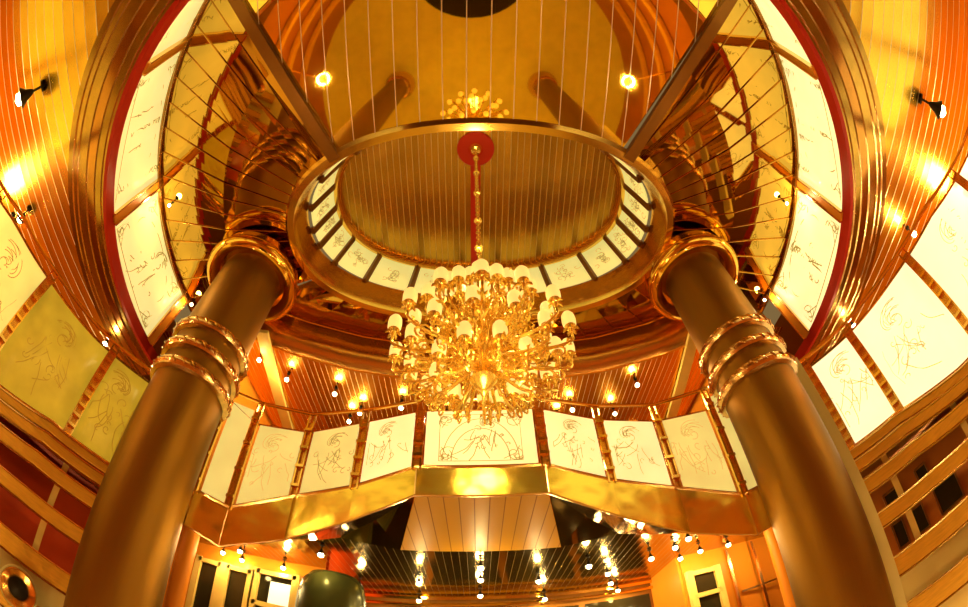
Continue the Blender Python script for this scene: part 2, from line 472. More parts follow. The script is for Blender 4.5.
o = mb.build('ceiling', M['slat_dome']); struct(o, 'glossy narrow-slatted gold ceiling at the top of the oval opening')

# ---- far copper-mirror fascia and far slatted ceiling
fp = resample([V(p) for p in FAR], 24)
n_ = [V((0, -1, 0))] * 25
mb = MB(); mb.sheet([V((*p, ZF)) for p in fp], [V((*p, Z3 + .02)) for p in fp])
o = mb.build('trim_3', M['red_mirror'], smooth=True, solid=.04); struct(o, 'curved copper mirror band above the far landing')
mb = MB(); mb.tube([V((*p, Z3 - .03)) for p in fp], .028, 6); mb.tube([V((*p, ZF)) for p in fp], .018, 6)
mb.build('bead', M['brass'], o, smooth=True)
mb = MB(); pl = [V((*p, ZF + .01)) for p in fp] + [V((4.4, 3.42, ZF + .01)), V((4.4, 8.6, ZF + .01)), V((-4.4, 8.6, ZF + .01)), V((-4.4, 3.4, ZF + .01))]
mb.add(pl, [tuple(range(len(pl)))])
o = mb.build('ceiling', M['slat_far']); struct(o, 'orange slatted metal ceiling beyond the far landing')
mb = MB()
for s in (-1, 1):
    mb.box((s * 3.3 + .1, 6.05, 2.75), (.08, 5.1, 2.06))
o = mb.build('wall_side', M['orange']); struct(o, 'orange panelled side walls behind the far landing')
mb = MB()
for s in (-1, 1):
    mb.box((s * 3.0 + .1, 5.6, ZF - .03), (.16, 4.6, .05), Matrix.Rotation(-s * R(8), 3, 'Z'))
o = mb.build('trim_4', M['pale_wood']); struct(o, 'pale wooden battens along the sides of the far slatted ceiling')
mb = MB(); mb.box((0, 8.6, 2.7), (7, .1, 2.2)); o = mb.build('wall_back', M['orange']); struct(o, 'orange wall at the back of the far landing')

# ---- drum of lit glass and the curved bronze ring below it
prof = [(-.80, .04), (-.80, -.03), (-.70, -.03), (-.695, -.045), (-.68, -.03), (-.60, -.035), (-.595, -.05), (-.58, -.035), (-.42, -.045), (-.415, -.06), (-.40, -.045),
        (-.26, -.05), (-.255, -.065), (-.24, -.05), (-.14, -.05), (-.135, -.065), (-.12, -.05), (-.055, -.05), (-.055, -.10), (0, -.10), (0, .06), (-.06, .08)]
mis = [0, 0, 3, 3, 0, 3, 3, 0, 3, 3, 1, 3, 3, 0, 3, 3, 0, 2, 2, 2, 0, 0]
for s, side in ((-1, 'left'), (1, 'right')):
    ph = [s * p for p in range(8, 100, 2)]
    path = [ringp(p, RB, Z2) for p in ph]; iw_ = [V((-math.sin(R(p)), math.cos(R(p)), 0)) for p in ph]
    o = MB().sweep(path, prof, iw_, mis=mis).build('trim_5', [M['ring_a'], M['ring_b'], M['red'], M['brass_line']])
    struct(o, 'curved moulded bronze ring with a red inner edge, %s side' % side)
    d = empty('glass_drum', ringp(s * 60, RB, Z2), 'curved band of lit etched glass above the bronze ring on the %s' % side, 'glass drum')
    ms = [20, 43.5, 67, 91]
    for i, (a, b) in enumerate(zip(ms, ms[1:])):
        def P(u, v, a=a, b=b):
            p = a + .7 + (b - a - 1.4) * u
            return ringp(s * p, RB + .02 + (topr(p) - RB - .02) * v, Z2 + .05 + (Z3 - .02 - Z2 - .05) * v)
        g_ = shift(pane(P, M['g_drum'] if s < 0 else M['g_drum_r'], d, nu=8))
        etching(P, 3 + i + (10 if s > 0 else 0), .014, 'figure_framed', parent=g_)
    for a in ms:
        mb = MB(); up = ringp(s * a, 1, 0) - ringp(0, 0, 0)
        p, q_ = ringp(s * a, RB - .02, Z2 + .03), ringp(s * a, topr(a) - .02, Z3)
        mb.bar(p, q_, .12, .03, up=up, mi=0); t_ = V((math.cos(R(s * a)), math.sin(R(s * a)), 0))
        for e in (-1, 1): mb.bar(p + t_ * .07 * e - up * .01, q_ + t_ * .07 * e - up * .01, .022, .045, up=up, mi=1)
        shift(mb.build('mullion', [M['orange'], M['brass_line']], d))
    mb = MB(); tp = [ringp(p, topr(p) - .03, Z3 - .03) for p in ph if abs(p) > 18]
    mb.tube(tp, .03, 6); shift(mb.build('top_rail', M['dark_brass'], d, smooth=True))
# short mirrored piers between ring and far fascia, behind the columns
for s in (-1, 1):
    a = ringp(s * 96, topr(96), 0).xy; b = V(FAR[0] if s < 0 else FAR[-1])
    mb = MB(); mb.sheet([V((*a, Z2 - .05)), V((*b, Z2 - .05))], [V((*a, Z3)), V((*b, Z3))])
    o = mb.build('trim_6', M['red_mirror'], solid=.04); struct(o, 'copper mirror pier behind the %s column' % ('left' if s < 0 else 'right'))

# ---- side gallery ceilings, outer walls
mb = MB()
ph = list(range(-104, 105, 3))
mb.sheet([ringp(p, RB + .78, Z2) for p in ph], [ringp(p, 9.0, Z2) for p in ph])
o = mb.build('ceiling', M['slat_side']); struct(o, 'gold slatted ceiling over the side galleries')
ph = list(range(-180, 181, 5))
mb = MB(); mb.sheet([ringp(p, 9.0, -1.6) for p in ph], [ringp(p, 9.0, Z3 + .12) for p in ph])
o = mb.build('wall_outer', M['orange'], smooth=True); struct(o, 'warm orange outer wall of the galleries')
mb = MB(); mb.sheet([ringp(p, 6.2, -9) for p in ph], [ringp(p, 6.2, -1.6) for p in ph])
o = mb.build('wall_lower', M['lowwall'], smooth=True); struct(o, 'dark reddish wall of the lower deck')
mb = MB(); mb.add([ringp(p, 6.2, -9) for p in ph[:-1]], [tuple(range(len(ph) - 1))])
o = mb.build('floor', M['floor']); struct(o, 'yellow marble floor far below')
mb = MB(); mb.sheet([ringp(p, 6.2, -1.6) for p in ph], [ringp(p, 9.0, -1.6) for p in ph])
o = mb.build('floor', M['carpet']); struct(o, 'orange carpeted gallery floor')
mb = MB(); mb.lathe([(.001, -1.6), (1.35, -1.6), (1.35, -1.75), (.001, -1.75)], (0, -1.25, 0), 40); mb.box((0, -2.5, -1.67), (1.6, 1.6, .1)); o = mb.build('floor', M['deck']); struct(o, 'dark carpeted deck at the viewpoint')
for z in (-3.2, -4.6, -6.2):
    mb = MB(); mb.tube([ringp(p, 6.1, z) for p in ph], .12, 6); o = mb.build('trim_7', M['wood'], smooth=True); struct(o, 'wooden ledge ring round the lower deck wall')

mb = MB(); mb.sheet([ringp(p, 5.0, Z3 + .12) for p in ph], [ringp(p, 9.1, Z3 + .12) for p in ph])
o = mb.build('ceiling', M['brown']); struct(o, 'brown outer roof above the galleries')
mb = MB(); mb.sheet([ringp(p, 5.2, Z2 + .02) for p in range(100, 261, 5) if abs(p - 180) > 64], [ringp(p, 9.0, Z2 + .02) for p in range(100, 261, 5) if abs(p - 180) > 64])
# ---- columns
def column(x, y, side):
    c = empty('column', (x, y, -9), 'tall round copper column on the %s, gold ring capital, brass collars' % side, 'column', 'the pair of copper columns')
    H = Z3 + 9
    MB().lathe([(.41, 0), (.41, H)], n=64).build('shaft', M['copper'], c, smooth=True)
    zc = 4.20 + 9
    pr = [(.41, zc - .14), (.45, zc - .13), (.50, zc - .04), (.52, zc - .10), (.56, zc - .15), (.61, zc - .14), (.645, zc - .09), (.655, zc - .01), (.64, zc + .06), (.60, zc + .11), (.60, H), (.41, H)]
    pr = [(.41, zc + .02), (.47, zc + .01), (.505, zc - .03), (.54, zc - .085), (.58, zc - .105), (.62, zc - .09), (.65, zc - .045), (.66, zc + .01), (.645, zc + .065), (.61, zc + .1), (.60, H), (.41, H)]
    MB().lathe(pr, n=72).build('capital', M['cap_gold'], c, smooth=True)
    for z in (2.90, 2.61, 2.34):
        mb = MB(); r0 = .415
        pr = [(r0, z + 9 + .055), (r0 + .035, z + 9 + .058), (r0 + .06, z + 9 + .03), (r0 + .064, z + 9 - .015), (r0 + .045, z + 9 - .055), (r0, z + 9 - .07)]
        mb.lathe(pr, n=72)
        for k in range(26):   # raised leaves round the collar
            a = 2 * PI * k / 26; p = V((math.cos(a), math.sin(a), 0)); t = V((-math.sin(a), math.cos(a), 0))
            mb.tube([p * (r0 + .06) + V((0, 0, z + 9 + .03)) - t * .03, p * (r0 + .07) + V((0, 0, z + 9)), p * (r0 + .06) + V((0, 0, z + 9 - .03)) + t * .03], [.006, .012, .006], 5)
        mb.build('collar', M['collar'], c, smooth=True)
    mb = MB().lathe([(.41, .9), (.47, .88), (.47, .8), (.44, .76), (.49, .7), (.49, .6), (.45, .56), (.55, .3), (.6, .1), (.6, 0)], n=48)
    mb.build('base', M['collar'], c, smooth=True)
column(-2.80, 2.89, 'left'); column(2.84, 2.92, 'right')

# ---- gallery balustrades (left and right)
DT = [(48, 5.12), (60, 5.25), (70, 5.25), (80, 5.35), (90, 5.85), (100, 6.3), (112, 6.6)]
ZB = [(48, 1.50), (59, 1.47), (70, 1.22), (85, 1.12), (112, 1.1)]
GT, GR = 2.72, 2.88
def gal(az, z, extra=0): return polar(az, lerp(DT, abs(az)) + extra, z)
def gallery(s, marks_, mats, etm, label):
    g = empty('glass_balustrade', gal(s * 75, 1.3), label, 'balustrade')
    for i, (a, b) in enumerate(zip(marks_, marks_[1:])):
        def P(u, v, a=a, b=b):
            az = s * (a + .5 + (b - a - 1.0) * u); zb = lerp(ZB, abs(az)) + .03
            return gal(az, zb + (GT - zb) * v)
        p_ = shift(pane(P, mats[i], g, nu=4))
        etching(P, 70 + i + 7 * (s + 1), .009, 'figure' , parent=p_, mt=etm)
    for a in marks_:
        az = s * a; zb = lerp(ZB, a); mb = MB(); n = gal(az, 0).normalized(); t = V((n.y, -n.x, 0))
        for e in (-.05, .05):
            mb.bar(gal(az, zb - .03, -.03) + t * e, gal(az, GR, -.03) + t * e, .022, .03, up=n, mi=0)
        mb.bar(gal(az, zb, 0), gal(az, GT + .05, 0), .08, .02, up=n, mi=1)
        for k in range(9):
            z = zb + .12 + (GT - zb - .1) * k / 8
            mb.box(gal(az, z, -.04), (.10, .10, .035), Matrix.Rotation(-R(az), 3, 'Z'), mi=0)
        shift(mb.build('post', [M['brass'], M['red_mirror']], g))
    azs = [s * x for x in range(int(marks_[0]), int(marks_[-1]) + 1, 2)]
    mb = MB(); mb.tube([gal(a, GR, -.03) for a in azs], .028, 8)
    shift(mb.build('handrail', M['brass'], g, smooth=True))
    mb = MB(); mb.tube([gal(a, GT + .02, 0) for a in azs], .02, 6); mb.tube([gal(a, lerp(ZB, abs(a)), -.02) for a in azs], .022, 6)
    shift(mb.build('glazing_bar', M['brass'], g, smooth=True))
    # curved boards below the glass
    for k, (zt, h) in enumerate(((-.02, .12), (-.16, .14), (-.42, .17), (-.86, .18), (-1.42, .24), (-2.0, .28))):
        def zz(a, zt=zt): return 1.47 + zt + (lerp(ZB, abs(a)) - 1.47) * max(0, 1 + zt * .8)
        path = [gal(a, zz(a)) for a in azs]; iw_ = [-gal(a, 0).normalized() for a in azs]
        mb = MB().sweep(path, [(-.05, -h), (.03, -h), (.05, -h + .02), (.05, -.02), (.03, 0), (-.05, 0)], iw_)
        r = tag(mb.build('curved_rail', M['wood']), '%s curved wooden rail below the %s gallery glass' % (['topmost', 'second', 'third', 'fourth', 'fifth', 'lowest'][k], 'left' if s < 0 else 'right'), 'rail', 'curved wooden rails, ' + ('left' if s < 0 else 'right'), 'thing')
        mb = MB(); mb.tube([p - V((0, 0, .0)) + i_ * .045 for p, i_ in zip(path, iw_)], .012, 5); mb.build('bead', M['brass_line'], r, smooth=True)
        mb = MB(); mb.tube([p - V((0, 0, h + .004)) + i_ * .035 for p, i_ in zip(path, iw_)], .016, 5); mb.build('lower_bead', M['dark_brass'], r, smooth=True)
    for a in (55, 66):
        mb = MB(); n = gal(s * a, 0).normalized()
        mb.bar(gal(s * a, -.1, .08), gal(s * a, 1.2, .08), .08, .05, up=n)
        tag(mb.build('rail_post', M['pale_wood']), 'pale upright post behind the %s gallery rails, %s' % ('left' if s < 0 else 'right', 'next to the column' if a < 60 else 'at the picture edge'), 'post', None, 'thing')
gallery(-1, [49, 56.7, 70.6, 84.5, 98, 111], [M['g_left'], M['g_left'], M['g_left_hi'], M['g_left_hi'], M['g_left_hi']], M['etch_amber'], 'dimly glowing amber etched glass balustrade of the left gallery')
gallery(1, [51.8, 59.7, 73.4, 87, 100, 111], [M['g_right']] * 5, M['etch_soft'], 'brightly glowing etched glass balustrade of the right gallery')
azl = [-x for x in range(44, 100, 3)]
mb = MB(); mb.sheet([gal(a, -.2, .45) for a in azl], [gal(a, 1.3, .45) for a in azl]); o = mb.build('wall_left', M['red_wall'], smooth=True, solid=.05); struct(o, 'red wall behind the left gallery rails')
azr = [x for x in range(44, 100, 3)]
mb = MB(); mb.sheet([gal(a, -.2, .75) for a in azr], [gal(a, 1.3, .75) for a in azr]); o = mb.build('wall_right', M['lowwall'], smooth=True, solid=.05); struct(o, 'wood wall with dark windows behind the right gallery rails')
k = 1
for a, z0, z1, wd in ((53.2, .1, .45, 1.5), (55.8, .1, .45, 2.2), (60.5, .1, .5, 3.4), (54, .62, .86, 2.4), (58.5, .62, .86, 1.6), (56, 1.05, 1.2, 5)):
    mb = MB(); n = gal(a, 0).normalized()
    p, q_ = gal(a - wd / 2, z0, .70), gal(a + wd / 2, z1, .70)
    c0, c1, c2, c3 = gal(a - wd / 2, z0, .70), gal(a + wd / 2, z0, .70), gal(a + wd / 2, z1, .70), gal(a - wd / 2, z1, .70)
    mb.quad(c0, c1, c2, c3); fr = mb.build('window_%d' % k, M['darkpane']); struct(fr, 'dark window in the wall behind the right gallery rails')
    mb = MB(); [mb.tube([x_, y_], .018, 4) for x_, y_ in ((c0, c1), (c1, c2), (c2, c3), (c3, c0))]; mb.build('frame', M['brown'], fr); k += 1
for s in (-1, 1):
    az = [s * x for x in range(44, 112, 3)]
    mb = MB(); mb.sheet([gal(a, -2.3, .12) for a in az], [gal(a, -.18, .12) for a in az]); o = mb.build('wall_cream', M['cream'], smooth=True, solid=.04); struct(o, 'cream painted wall below the %s gallery rails' % ('left' if s < 0 else 'right'))
    mb = MB(); mb.sheet([gal(a, 1.25, .1) for a in az], [gal(a, 1.25, 4.0) for a in az]); o = mb.build('ceiling', M['brown']); struct(o, 'brown underside of the %s gallery floor' % ('left' if s < 0 else 'right'))
mb = MB(); mb.bar(gal(50.6, -3, -.35), gal(50.6, 2.75, -.35), .13, .10, up=gal(51.6, 0))
tag(mb.build('upright_post', M['cream']), 'tall cream upright post just right of the right copper column', 'post', None, 'thing')

# ---- far landing: bowed fascia, balustrade, soffit
LB = [(-2.60, 3.32, 1.47, 1.10), (-2.28, 3.50, 1.44, 1.03), (-1.69, 3.63, 1.73, 1.28), (-1.07, 3.51, 1.84, 1.50), (-.49, 3.34, 1.98, 1.71),
      (.62, 3.32, 1.97, 1.70), (1.24, 3.49, 1.85, 1.49), (1.90, 3.55, 1.70, 1.22), (2.47, 3.36, 1.40, .97), (2.80, 3.2, 1.42, 1.02)]
LT, LR = 2.60, 2.74
LTV = [2.62, 2.46, 2.50, 2.58, 2.61, 2.61, 2.56, 2.52, 2.46, 2.62]
mb = MB(); mb.sheet([V((x, y, f)) for x, y, b, f in LB], [V((x, y, b)) for x, y, b, f in LB])
o = mb.build('trim_8', M['fascia'], solid=.03); struct(o, 'gleaming gold mirror fascia of the far landing')
mb = MB(); mb.tube([V((x, y, b)) for x, y, b, f in LB], .018, 6); mb.tube([V((x, y, f)) for x, y, b, f in LB], .014, 6)
for x, y, b, f in (LB[1], LB[4], LB[5], LB[8]): mb.tube([V((x, y - .01, b)), V((x, y - .01, f))], .010, 5)
mb.build('bead', M['brass_line'], o, smooth=True)
g = empty('glass_balustrade', (0, 3.4, 1.9), 'bowed frosted glass balustrade of the far landing under the chandelier', 'balustrade')
for i, (a, b) in enumerate(zip(LB, LB[1:])):
    ta, tb = (LTV[i], LTV[i + 1]) if i not in (0, 8) else (2.62, 2.62)
    A, B = V(a[:2]), V(b[:2]); e = .06 / (B - A).length
    def P(u, v, a=a, b=b, A=A, B=B, e=e, ta=ta, tb=tb):
        f = e + (1 - 2 * e) * u; p = A.lerp(B, f); zb = a[2] + (b[2] - a[2]) * f + .03
        return V((p.x, p.y, zb + (ta + (tb - ta) * f - zb) * v))
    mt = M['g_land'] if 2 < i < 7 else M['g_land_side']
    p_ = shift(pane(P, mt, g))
    if i == 4: etching(P, 5, .008, 'arch', parent=p_, mt=M['etch'])
    elif 0 < i < 8: etching(P, 200 + i, .006, 'figure', parent=p_, mt=M['etch_soft'] if i in (1, 7) else M['etch'])
for x, y, b, f in LB:
    mb = MB()
    for e in (-.032, .032):
        mb.bar(V((x + e, y - .02, b - .02)), V((x + e, y - .02, LR)), .016, .03)
    mb.bar(V((x, y, b)), V((x, y, LT + .03)), .05, .015, up=V((0, 1, 0)), mi=1)
    for k in range(4): mb.box((x, y - .03, b + .12 + (LT - b - .2) * k / 3), (.085, .05, .03))
    shift(mb.build('post', [M['brass'], M['red_mirror']], g))
mb = MB(); mb.tube([V((x, y - .02, LR)) for x, y, b, f in LB], .020, 8); shift(mb.build('handrail', M['brass'], g, smooth=True))
mb = MB(); mb.tube([V((p_[0], p_[1], t_ + .012)) for p_, t_ in zip(LB, LTV)], .012, 6); mb.tube([V((x, y - .01, b + .015)) for x, y, b, f in LB], .015, 6)
shift(mb.build('glazing_bar', M['brass'], g, smooth=True))
ZU = 1.70
mb = MB(); mb.box((0, 6.8, 1.9), (8.6, 3.6, .1))
o = mb.build('floor', M['carpet']); struct(o, 'carpeted floor of the far landing')
# underside
mb = MB()
mb.quad((-.49, 3.36, 1.71), (.62, 3.34, 1.70), (.95, 4.75, ZU), (-.82, 4.75, ZU))
o = mb.build('ceiling', M['slat_soffit']); struct(o, 'orange slatted soffit under the middle of the far landing')
mb = MB()
bk_ = [(-4.2, 4.6), (-2.9, 4.9), (-2.1, 4.75), (-1.45, 4.5), (-.82, 4.75), (.95, 4.75), (1.55, 4.5), (2.2, 4.7), (3.1, 4.9), (4.2, 4.6)]
for i in range(len(LB) - 1):
    if i == 4: continue
    a, b = LB[i], LB[i + 1]; c, d_ = bk_[i + 1], bk_[i]
    mid = V(((a[0] + b[0] + c[0] + d_[0]) / 4, (a[1] + b[1] + c[1] + d_[1]) / 4, (a[3] + b[3]) / 4 + ZU / 2 + (.10 if i % 2 else -.06)))
    q = [V((a[0], a[1], a[3])), V((b[0], b[1], b[3])), V((c[0], c[1], ZU)), V((d_[0], d_[1], ZU))]
    for x_, y_ in zip(q, q[1:] + q[:1]): mb.add([x_, y_, mid], [(0, 1, 2)])
o = mb.build('ceiling', M['dark_mirror']); struct(o, 'faceted dark mirror soffit at the flanks of the far landing')
mb = MB(); mb.add([V((x, y, ZU)) for x, y in bk_] + [V((6.5, 4.4, ZU)), V((6.5, 8.6, ZU)), V((-6.5, 8.6, ZU)), V((-6.5, 4.4, ZU))], [tuple(range(14))])
o = mb.build('ceiling', M['slat_dark']); struct(o, 'dark glossy slatted ceiling of the room beneath the landing')

# ---- room beneath the landing
def wall(name, x0, y0, x1, y1, mt, label, z0=-1.6, z1=ZU):
    mb = MB(); mb.bar((x0, y0, (z0 + z1) / 2), (x1, y1, (z0 + z1) / 2), .08, z1 - z0)
    o = mb.build(name, mt); return struct(o, label)
wall('wall_far', -2.0, 7.2, 2.9, 7.2, M['brown'], 'back wall of the room beneath the landing')
mb = MB(); mb.tube([(-2.0, 7.1, ZU - .03), (.45, 6.95, ZU - .03), (2.9, 7.1, ZU - .03)], .05, 6); mb.tube([(-2.0, 7.08, ZU - .16), (.45, 6.93, ZU - .16), (2.9, 7.08, ZU - .16)], .03, 6)
o = mb.build('trim_9', M['brass']); struct(o, 'brass cornice over the back window wall')
for i in range(4):
    x = -1.35 + i * 1.2
    o = struct(MB().quad((x - .55, 7.13, -.2), (x + .55, 7.13, -.2), (x + .55, 7.13, 1.45), (x - .55, 7.13, 1.45)).build('window_%d' % (k + i), M['darkpane']), 'dark window pane in the back wall beneath the landing, number from left')
    o['label'] = ['leftmost', 'second', 'third', 'rightmost'][i] + ' dark window in the back wall beneath the landing'
wall('wall_right', 2.9, 7.2, 2.9, 6.0, M['orange'], 'orange side wall right of the back windows')
wall('wall_right', 2.9, 6.0, 5.6, 6.3, M['orange'], 'orange wall with yellow framed window behind the right column')
wall('wall_left', -2.0, 7.2, -2.05, 5.9, M['red_wall'], 'red side wall left of the back windows')
wall('wall_left', -2.05, 5.9, -5.2, 5.9, M['orange'], 'orange wall with yellow framed windows beside the left column')
kk = k + 4
def framed(x, y, wd, z0, z1, pm, cross=(), label='', ang=0):
    global kk
    o = MB().box((0, 0, (z0 + z1) / 2), (wd, .02, z1 - z0)).build('window_%d' % kk, pm); kk += 1
    o.location = (x, y, 0); o.rotation_euler = (0, 0, ang); struct(o, label)
    mb = MB()
    for xx in (-wd / 2, wd / 2): mb.box((xx, -.03, (z0 + z1) / 2), (.11, .07, z1 - z0 + .1))
    for zz in (z0, z1, *cross): mb.box((0, -.03, zz), (wd, .07, .07))
    mb.build('frame', M['pale_wood'], o)
M['litpane'] = mat('lit_pane', (.6, .55, .4), 0, .3, emit=(.95, .9, .6), estr=.75)
framed(-2.72, 5.82, .62, -.3, 1.45, M['darkpane'], (.95,), 'window with a bright pane beside the dark rounded cabinet')
o = struct(MB().box((-2.62, 5.79, 1.15), (.34, .02, .36)).build('window_%d' % kk, M['litpane']), 'bright pane of the window beside the left column'); kk += 1
framed(-3.32, 5.82, .42, -.3, 1.4, M['darkpane'], (), 'tall dark window second from the left column')
framed(-3.85, 5.82, .42, -.3, 1.4, M['darkpane'], (), 'tall dark window nearest the left column')
framed(3.22, 5.96, .5, -.3, 1.35, M['darkpane'], (.98,), 'yellow framed window in the right orange wall', R(6))
mb = MB()
for x in (3.75, 4.25):
    mb.box((x, 6.02, .4), (.05, .05, 2.5))
mb.box((4.5, 6.03, .85), (1.3, .03, .03))
o = mb.build('trim_10', M['brass_line']); struct(o, 'thin brass strips on the right orange wall')
for x, y in ((4.1, 5.2), (-3.75, 5.0)):
    o = MB().lathe([(.13, -1.6), (.13, ZU)], (0, 0, 0), 20).build('pilaster', M['orange'], smooth=True); o.location = (x, y, 0)
    tag(o, 'slim round orange post in the lower room behind the %s copper column' % ('right' if x > 0 else 'left'), 'post', None, 'thing')
# dark rounded cabinet
cb = empty('rounded_cabinet', (-1.75, 5.4, -1.6), 'tall dark green round-topped cabinet by the red wall', 'cabinet')
mb = MB(); mb.lathe([(.42, 0), (.44, 2.3), (.43, 2.75), (.39, 2.95), (.30, 3.06), (.15, 3.10), (.001, 3.11)], n=28)
M['olive'] = mat('dark_olive', (.05, .05, .012), .3, .25, noise=.4, nscale=3)
mb.build('body', M['olive'], cb, smooth=True)
MB().lathe([(.445, 2.28), (.455, 2.30), (.445, 2.32)], n=28).build('band', M['dark_brass'], cb, smooth=True)

# ---- round wall speaker at lower left
sp = empty('round_speaker', gal(-55.8, -.47, -.3), 'round red-brown wall speaker with a dark centre at lower left', 'speaker')
ax = (gal(-55.8, 0) * -1).normalized(); rot = V((0, 0, 1)).rotation_difference(ax).to_matrix()
MB().lathe([(.001, -.2), (.20, -.2), (.215, -.02), (.20, .01), (.185, 0), (.12, -.05)], axis=rot, n=32).build('housing', M['red_mirror'], sp, smooth=True)
MB().lathe([(.12, -.05), (.07, -.02), (.001, -.01)], axis=rot, n=24).build('cone', M['black'], sp, smooth=True)
MB().lathe([(.215, -.05), (.235, -.04), (.235, -.1), (.215, -.1)], axis=rot, n=32).build('rim', M['cream'], sp, smooth=True)

# ---- lamps
def spot_proto():
    t = empty('spotlight', (0, 0, 0), 'x', 'spotlight')
    MB().tube([(0, 0, 0), (0, 0, -.07)], .008, 6).lathe([(.03, 0), (.03, -.012), (.001, -.015)], n=14).build('mount', M['black'], t)
    MB().lathe([(.012, -.06), (.02, -.075), (.03, -.10), (.05, -.125), (.055, -.13)], n=18).build('lamp_shade', M['black'], t, smooth=True)
    MB().lathe([(.001, -.105), (.022, -.11), (.034, -.13), (.030, -.155), (.001, -.168)], n=14).build('bulb', M['bulb'], t, smooth=True)
    return t
proto = spot_proto(); first = [True]
def spot(loc, power, label, group, scale=1.0, tilt=(0, 0), color=(1, .74, .30)):
    if first[0]: t = proto; first[0] = False
    else: t = copy_tree(proto)
    t.location = loc; t.scale = (scale,) * 3; t.rotation_euler = (tilt[0], tilt[1], 0)
    t['label'] = label
    if group: t['group'] = group
    if power:
        l = lamp('bulb_light', (0, 0, -.20), power, color, .04, parent=t)
    return t
ORD = ['first', 'second', 'third', 'fourth', 'fifth', 'sixth', 'seventh', 'eighth', 'ninth', 'tenth', 'eleventh', 'twelfth', 'thirteenth', 'fourteenth', 'fifteenth', 'sixteenth', 'seventeenth', 'eighteenth', 'nineteenth', 'twentieth', 'twenty-first', 'twenty-second', 'twenty-third', 'twenty-fourth']
far = [(-2.75, 3.75, 1), (-2.45, 4.1, 1), (-1.82, 4.35, 1), (-1.55, 4.75, 1), (-1.75, 4.95, .5), (-.95, 4.6, 0), (-.35, 4.8, .5), (.75, 4.75, 1), (1.35, 4.7, 0), (2.18, 4.25, 1), (2.0, 4.85, 1), (1.2, 4.95, 1), (0.2, 6.2, 1)]
for i, (x, y, p) in enumerate(sorted(far)):
    spot((x, y, ZF), 7 * max(p, .35), 'small ceiling spotlight above the far landing, %s from the left' % ORD[i], 'spotlights in the far orange ceiling', .8)
low = [(-.72, 5.7), (-.85, 7.0 - .2), (.80, 5.7), (1.03, 6.85), (.06, 4.95), (.06, 5.5), (.06, 6.4), (-1.6, 6.1), (1.35, 5.2), (1.72, 5.7), (1.92, 6.3), (2.2, 6.9), (2.2, 5.3), (2.42, 5.0), (3.0, 5.45), (2.5, 4.75), (3.5, 5.5), (-3.55, 5.6), (-3.1, 5.3), (-3.3, 5.75), (-2.6, 5.7), (-1.75, 4.8), (4.2, 5.4), (2.75, 5.6)]
for i, (x, y) in enumerate(sorted(low)):
    spot((x, y, ZU - .01), 6, 'small pendant spotlight in the room beneath the landing, %s from the left' % ORD[i], 'spotlights beneath the landing', 1.0)
spot((-4.75, -.43, Z2), 30, 'bright bulb spotlight in the left gallery ceiling', None, 2.5, (0, .7))
spot((5.25, -.38, Z2), 45, 'bright bulb spotlight in the right gallery ceiling', None, 2.5, (0, -.7))
spot((-5.2, 3.2, Z2), 25, 'ceiling spotlight over the left gallery behind the column', None, 1.2)
spot((5.4, 3.0, Z2), 35, 'ceiling spotlight over the right gallery behind the column', None, 1.2)
spot((5.9, 1.4, Z2), 35, 'ceiling spotlight over the middle of the right gallery', None, 1.2)
spot((-5.9, 1.0, Z2), 0, 'black spotlight above the left gallery rail, nearer the ring', None, 1.6, (.3, .8))
spot((-6.5, 1.0, Z2), 0, 'black spotlight above the left gallery rail, nearer the glass', None, 1.6, (.5, .8))
for i, a in enumerate((-92, -70, 70, 92)):
    p = ringp(a, topr(90) - .16, Z3 - .02)
    spot(p, 5, 'tiny spotlight at the mirrored ceiling edge, %s from the left' % ORD[i], 'spotlights at the mirrored ceiling edge', .6)
# globe lamps added out of view to brighten the lower deck and walls
for i in range(8):
    a = -157 + 45 * i; p = ringp(a, 4.35, -2.7)
    t = empty('added_globe', p, 'added round globe lamp on the lower deck wall, %s clockwise from behind the viewpoint' % ORD[i], 'lamp', 'added globe lamps round the lower deck')
    MB().lathe([(.001, -.16), (.11, -.11), (.16, 0), (.11, .11), (.001, .16)], n=16).build('globe', M['bulb'] if False else M['shade'], t, smooth=True)
    q = (ringp(a, 6.15, -2.7) - p); MB().tube([q * .12, q], .03, 6).build('bracket', M['brass'], t)
    lamp('added_globe_light', (0, 0, 0), 800, (1, .74, .32), .16, parent=t)
for i, a in enumerate((-70, 70, 180)):
    p = ringp(a, 7.6, 2.9)
    lamp('gallery_light', p, 130, (1, .62, .22), .2)

# ================================================================== chandelier
CHX, CHY = .06, 1.78
ch = empty('chandelier', (CHX, CHY, 1.3), 'huge gilded chandelier with many cream candle shades hanging from the oval ceiling', 'chandelier')
def zc(z): return z - 1.3
mb = MB(); mb.lathe([(.001, zc(Z4) - .10), (.06, zc(Z4) - .09), (.085, zc(Z4) - .05), (.10, zc(Z4) - .02), (.10, zc(Z4))], n=24)
mb.build('canopy', M['brass'], ch, smooth=True)
MB().lathe([(.001, zc(Z4) - .03), (.23, zc(Z4) - .03), (.24, zc(Z4) - .015), (.23, zc(Z4))], n=40).build('ceiling_rose', M['red'], ch, smooth=True)
mb = MB(); z = zc(Z4) - .1; k = 0
while z > zc(2.85):
    pts = [V((.016 * math.cos(t) * (1 if k % 2 else 0), .016 * math.cos(t) * (0 if k % 2 else 1), z - .025 + .028 * math.sin(t))) for t in [2 * PI * i / 10 for i in range(10)]]
    mb.tube(pts, .006, 5, closed=True); z -= .042; k += 1
mb.build('chain', M['gold_arm'], ch, smooth=True)
for z in (5.1, 4.6, 4.05, 3.45, 2.98): MB().lathe([(.001, zc(z) - .035), (.025, zc(z) - .025), (.036, zc(z)), (.025, zc(z) + .025), (.001, zc(z) + .035)], n=14).build('chain_ball', M['gold_arm'], ch, smooth=True)
